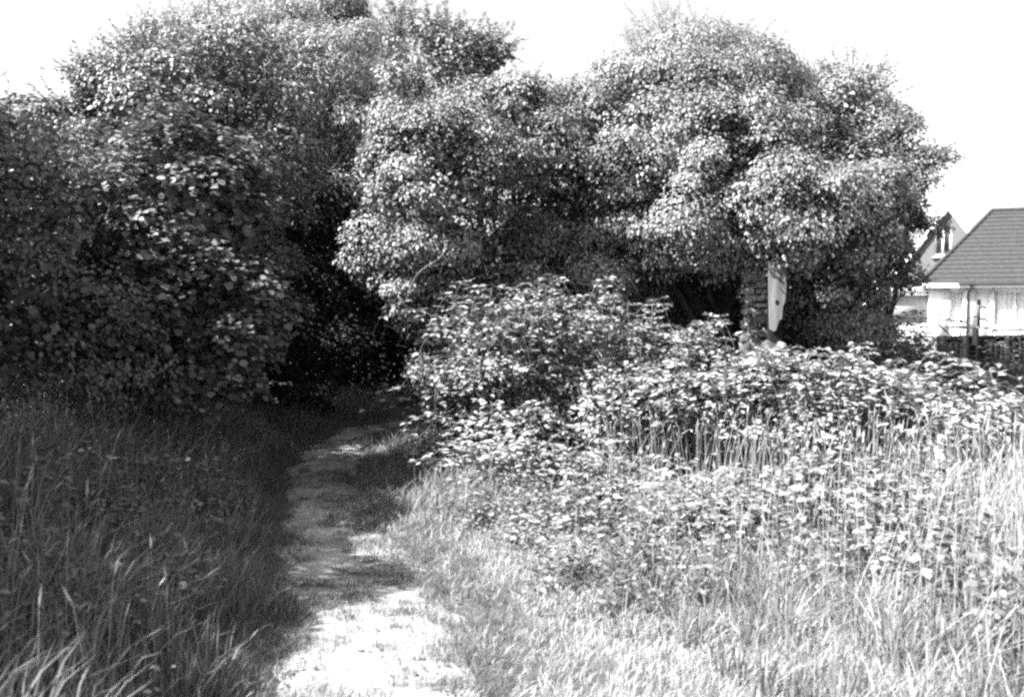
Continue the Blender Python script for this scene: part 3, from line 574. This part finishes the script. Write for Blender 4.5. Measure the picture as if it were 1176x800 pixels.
# ------------------------------------------------------------------ houses
def bungalow():
    d = 38.; XL = P(1066, 350, d)[0]; ze = 2.36; root = empty('bungalow', (XL, d, 0), 'white rendered bungalow with a dark tiled hipped roof at the right edge', 'house')
    XR = XL+14; D = 8.; th = R(-23)
    def S(px):                                                      # distance along the turned front that is seen at photo column px
        k = (px-CX)/F; return XL+(k*d-XL)/(math.cos(th)-math.sin(th)*k)
    root.rotation_euler.z = th
    # wall as piers and bands round real openings
    win = (S(1090.5), S(1106), P(0, 372, d)[2], P(0, 334.5, d)[2])
    door = (S(1119), S(1138), 0., P(0, 333.5, d)[2])
    win2 = (S(1141), S(1215), P(0, 375, d)[2], P(0, 334.5, d)[2])
    b = Boxes(); xs = [XL]
    for (a, c_, z0, z1) in (win, door, win2):
        b.box(xs[-1], a, d, d+.28, -.1, ze)
        b.box(a, c_, d, d+.28, z1, ze)
        if z0 > 0: b.box(a, c_, d, d+.28, -.1, z0)
        xs.append(c_)
    b.box(xs[-1], XR, d, d+.28, -.1, ze); b.box(XL, XL+.28, d+.28, d+D, -.1, ze); b.box(XR-.28, XR, d+.28, d+D, -.1, ze); b.box(XL+.28, XR-.28, d+D-.28, d+D, -.1, ze)
    b.build('wall', M['render'], root)
    # hipped roof with stepped tile courses
    e = .3; rz = 5.42; run = 2.6; n = 17
    A = np.array([(XL-e, d-e, ze+.05), (XR+e, d-e, ze+.05), (XR+e, d+D+e, ze+.05), (XL-e, d+D+e, ze+.05)]); T = np.array([(XL-e+run, d+D/2, rz), (XR+e-run, d+D/2, rz), (XR+e-run, d+D/2, rz), (XL-e+run, d+D/2, rz)])
    V = []; Fq = []
    for k in range(n):
        t0, t1 = k/n, (k+1)/n
        lo = A*(1-t0)+T*t0; hi = A*(1-t1)+T*t1
        up = np.array((0, 0, .065))
        ring = np.concatenate([lo+up*.0, lo+up, hi+np.array((0, 0, .002))]); o = len(V)*1; base = len(V)
        V += [tuple(map(float, v)) for v in ring]
        for i in range(4):
            j = (i+1) % 4
            Fq += [(base+i, base+j, base+4+j, base+4+i), (base+4+i, base+4+j, base+8+j, base+8+i)]
    me = bpy.data.meshes.new('roof'); me.from_pydata(V, [], Fq); rf = link('roof', me, M['tile'], root)
    rt = Tubes(); rt.add([T[0]+(0, 0, .03), T[1]+(0, 0, .03)], .09, 8); rt.add([A[0]+(0, 0, .06), T[0]+(0, 0, .03)], .08, 8); rt.build('ridge_tiles', M['tile'], rf)
    f = Boxes(); f.box(XL-e, XR+e, d-e-.02, d-e, ze-.12, ze+.04); f.box(XL-e, XR+e, d-e, d-.003, ze-.12, ze-.1); f.build('fascia', M['white'], root)
    gt = Tubes(); gx = S(1099); gt.add([(gx, d-e-.08, ze+.02), (XR+e, d-e-.08, ze+.02)], .055, 8); gt.build('gutter', M['metal'], root)
    px = S(1110.5); dp = Tubes(); dp.add([(px+.12, d-e-.08, ze), (px+.1, d-e-.07, ze-.1), (px+.02, d-.12, ze-.35), (px, d-.06, ze-.5), (px, d-.06, 0)], .045, 8); dp.build('downpipe', M['metal'], root)
    def window(w, nm=1, cur=True):
        a, c_, z0, z1 = w; f = Boxes(); t = .055
        f.box(a, c_, d+.08, d+.14, z0, z0+t); f.box(a, c_, d+.08, d+.14, z1-t, z1); f.box(a, a+t, d+.08, d+.14, z0+t, z1-t); f.box(c_-t, c_, d+.08, d+.14, z0+t, z1-t)
        for k in range(1, nm): 
            m = a+(c_-a)*k/nm; f.box(m-t/2, m+t/2, d+.082, d+.138, z0+t, z1-t)
        fo = f.build('window', M['white'], root)
        if cur:                                                     # hanging folds just behind the frame
            xx = np.arange(a+t, c_-t, .02); yy = d+.2+.025*np.sin(xx*38+np.sin(xx*7)*2); V = [(x, y, z) for z in (z0+t, z1-t) for x, y in zip(xx, yy)]
            m = len(xx); me = bpy.data.meshes.new('curtain'); me.from_pydata([tuple(map(float, v)) for v in V], [], [(i, i+1, m+i+1, m+i) for i in range(m-1)]); link('curtain', me, M['curtain'], fo)
        s = Boxes(); s.box(a-.05, c_+.05, d-.06, d+.078, z0-.06, z0-.004); s.build('sill', M['white'], fo)
    window(win); window(win2, 3)
    a, c_, z0, z1 = door; t = .07; q = Boxes(); q.box(a, a+t, d+.06, d+.14, 0, z1); q.box(c_-t, c_, d+.06, d+.14, 0, z1); q.box(a+t, c_-t, d+.06, d+.14, z1-t, z1)
    q.build('door_frame', M['white'], root)
    q = Boxes(); q.box(a+t+.004, c_-t-.004, d+.09, d+.13, .02, z1-t-.004); dr = q.build('door', M['white'], root)
    q = Boxes(); s0 = S(1122.2); s1 = S(1125.2); q.box(s0, s1, d+.06, d+.086, P(0, 374, d)[2], P(0, 344, d)[2])
    for yy in (352.5, 365): q.box(s1+.002, S(1132.5), d+.062, d+.086, P(0, yy+.9, d)[2], P(0, yy-.9, d)[2])
    q.build('glazing_strip', M['metal'], dr)
bungalow()
def gabled():
    d = 56.; X = P(1087, 0, d)[0]; zp = P(0, 236, d)[2]; hw = 3.0; ze = zp-hw*1.4; D = 9
    root = empty('gabled_house', (X, d, 0), 'taller pale house with a steep white-edged gable behind the bungalow', 'house')
    th = R(-23); root.rotation_euler.z = th
    def S(px):
        k = (px-CX)/F; return X+(k*d-X)/(math.cos(th)-math.sin(th)*k)
    w = (S(1071.5), S(1091), P(0, 294, d)[2], P(0, 262, d)[2])
    V = []; Fc = []
    def pan(pts):
        b0 = len(V)
        V.extend([(float(x), d, float(z)) for x, z in pts]); Fc.append(tuple(range(b0, b0+len(pts))))
    top = lambda x: zp-abs(x-X)*1.4
    xl, xr = X-hw, X+hw
    pan([(xl, -.1), (w[0], -.1), (w[0], top(w[0])), (xl, ze)])
    pan([(w[0], -.1), (w[1], -.1), (w[1], w[2]), (w[0], w[2])])
    pan([(w[0], w[3]), (w[1], w[3]), (w[1], top(w[1])), (X, zp), (w[0], top(w[0]))])
    pan([(w[1], -.1), (xr, -.1), (xr, ze), (w[1], top(w[1]))])
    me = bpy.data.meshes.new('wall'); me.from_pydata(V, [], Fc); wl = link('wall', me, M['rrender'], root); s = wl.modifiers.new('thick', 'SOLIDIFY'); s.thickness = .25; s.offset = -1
    b = Boxes(); b.box(xl, xl+.25, d+.26, d+D, -.1, ze); b.box(xr-.25, xr, d+.26, d+D, -.1, ze); b.box(xl, xr, d+D, d+D+.2, -.1, ze); b.build('side_wall', M['rrender'], root)
    e = .16
    for s in (-1, 1):
        r = Boxes(); x1 = X+s*(hw+e); z1 = zp-(hw+e)*1.4
        r.hull([(X, d-e, zp+.02), (x1, d-e, z1+.02), (x1, d+D, z1+.02), (X, d+D, zp+.02), (X, d-e, zp+.16), (x1, d-e, z1+.16), (x1, d+D, z1+.16), (X, d+D, zp+.16)])
        r.build('roof_slope', M['tile'], root)
        v = Boxes(); v.hull([(X, d-e-.04, zp-.34), (x1, d-e-.04, z1-.34), (x1, d-e-.004, z1-.34), (X, d-e-.004, zp-.34), (X, d-e-.04, zp+.1), (x1, d-e-.04, z1+.1), (x1, d-e-.004, z1+.1), (X, d-e-.004, zp+.1)])
        v.build('bargeboard', M['white'], root)
    a, c_, z0, z1 = w; t = .09; f = Boxes()
    f.box(a, c_, d+.06, d+.14, z0, z0+t); f.box(a, c_, d+.06, d+.14, z1-t, z1); f.box(a, a+t, d+.06, d+.14, z0+t, z1-t); f.box(c_-t, c_, d+.06, d+.14, z0+t, z1-t)
    m = (a+c_)/2; f.box(m-.06, m+.06, d+.06, d+.14, z0+t, z1-t); fo = f.build('window', M['white'], root)
    q = Boxes(); q.box(a+t, c_-t, d+.1, d+.11, z0+t, z1-t); q.build('pane', M['glass'], fo)
    s = Boxes(); s.box(a-.12, c_+.12, d-.12, d-.004, z0-.14, z0-.02); s.build('sill', M['grender'], fo)
gabled()
def garage():
    d = 43.; xl = P(996, 0, d)[0]; xr = P(1075, 0, d)[0]; zt = P(0, 331, d)[2]; root = empty('flat_roofed_annexe', (xl, d, 0), 'low flat-roofed white annexe with a grey front, left of the bungalow', 'annexe')
    x0 = P(1018, 0, d)[0]; x1 = P(1066, 0, d)[0]; z0 = P(0, 370, d)[2]; z1 = P(0, 339, d)[2]
    b = Boxes(); b.box(xl, x0, d, d+5, -.1, zt-.16); b.box(x0, x1, d+.1, d+5, -.1, z0); b.box(x0, x1, d, d+5, z1, zt-.16); b.box(x1, xr, d, d+5, -.1, zt-.16); b.build('wall', M['render'], root)
    b = Boxes(); n = 9
    b.box(x0, x1, d+.06, d+.1, z0, z1)  # grey panel carries the shade lying on the annexe wall
    b.build('front_shade_panel', M['grender'], root); b = Boxes(); b.box(x0, x1, d+.101, d+.2, z0, z1); b.build('backing_board', M['grender'], root)
    b = Boxes(); b.box(xl-.15, xr-.1, d-.15, d+5.1, zt-.16, zt+.04); b.build('flat_roof', M['white'], root)
    b = Boxes(); d2 = 33.; xl = P(985, 0, d2)[0]; xr = P(1077, 0, d2)[0]; b.box(xl, xr, d2, d2+.2, -.1, P(0, 371.5, d2)[2]); o = b.build('garden_wall', M['render'], None, .01)
    tag(o, 'low white garden wall in front of the flat-roofed annexe', 'garden wall')
garage()

# ------------------------------------------------------------------ small things
def flower(px, py, d, lab, n=7, r=.022):
    c = P(px, py, d); z0 = float(gz(c[0], c[1])); root = empty('white_flower', (c[0], c[1], z0), lab, 'flower', 'white flowers in the grass')
    t = Tubes(); t.add(curve((c[0]+.03, c[1]+.05, z0), c, 6, .08), .0015, 4); t.build('stem', M['grass_dk'], root)
    lv = Leaves(); a = np.arange(n)/n*2*math.pi; td = np.stack([np.cos(a), np.sin(a), .15+0*a], -1)
    lv.add(np.repeat(c[None], n, 0), unit(np.repeat(np.array([[.0, -.6, .9]]), n, 0)+td*.2), td, np.full(n, r)); lv.build('petals', 'round', M['petal'], root)
flower(213, 527, 6.6, 'topmost white flower head, in the long grass of the left bank')
flower(205, 674, 4.7, 'white flower low in the grass left of the path, near the front', r=.026)
flower(312, 774, 4.25, 'white flower beside the near left edge of the path', r=.012)
flower(210, 764, 4.3, 'white flower near the bottom left, away from the path', r=.012)
t = Tubes(); a = P(-5, 738, 4.1); b = P(55, 778, 4.0); t.add(curve(a, b, 7, .05), np.linspace(.006, .003, 7), 5)
o = t.build('stick', M['twig']); tag(o, 'pale bare stick slanting through the grass in the bottom left corner', 'stick')
# bare canes curving over the ivy
for k, (pp, lab) in enumerate(((((467, 344, 9.75), (474, 320, 9.7), (490, 304, 9.65), (505, 298, 9.7), (511, 285, 9.8), (508, 262, 9.95), (509, 250, 10.1)), 'bare woody stem curving across the sunlit ivy'),
                               (((500, 470, 8.7), (503, 440, 8.8), (515, 415, 8.9), (532, 395, 9.1)), 'bare stem rising from the brambles beside the path'))):
    t = Tubes(); p = np.array([P(*q) for q in pp]); u = np.linspace(0, len(p)-1, 40)
    p = np.stack([np.convolve(np.pad(np.interp(u, np.arange(len(p)), p[:, a]), 4, 'edge'), np.ones(9)/9, 'valid') for a in range(3)], -1)+np.cumsum(rng.normal(size=(40, 3)), 0)*.0025
    t.add(p, np.linspace(.007, .003, len(p)), 6)
    o = t.build('bare_stem', M['twig']); tag(o, lab, 'stem')
# pebbles on the path
tb = Leaves(); n = 1500; y = rng.uniform(2.5, 13, n); u = rng.random(n); x = edge_l(y)*(1-u)+edge_r(y)*u
import bmesh
V = []; Fc = []
for k in range(n):
    r = rng.uniform(.004, .013); c = np.array((x[k], y[k], float(gz(x[k], y[k]))+.024)); b0 = len(V)
    pts = np.array([(1,0,0),(0,1,0),(-1,0,0),(0,-1,0),(0,0,1),(0,0,-1)], float)*r*rng.uniform(.6, 1.3, (6, 1))*np.array((1, 1, .6)); V += [tuple(map(float, c+q)) for q in pts]
    Fc += [(b0+i, b0+(i+1) % 4, b0+4) for i in range(4)]+[(b0+(i+1) % 4, b0+i, b0+5) for i in range(4)]
me = bpy.data.meshes.new('pebbles'); me.from_pydata(V, [], Fc); o = link('pebbles', me, M['stone']); tag(o, 'small pebbles and crumbs of earth on the trodden path', 'pebbles', kind='stuff')
# fallen leaves on the path
lv = Leaves(); n = 500; y = rng.uniform(3, 13, n); u = rng.random(n); x = edge_l(y)*(1-u)+edge_r(y)*u
lv.add(np.stack([x, y, gz(x, y)+.034], -1), unit(np.array((0, 0, 1.))+rdir(n)*.25), rdir(n)*np.array((1, 1, .1)), rng.uniform(.015, .04, n))
o = lv.build('fallen_leaves', 'ovate', M['weed']); tag(o, 'fallen leaves scattered on the path', 'fallen leaves', kind='stuff')
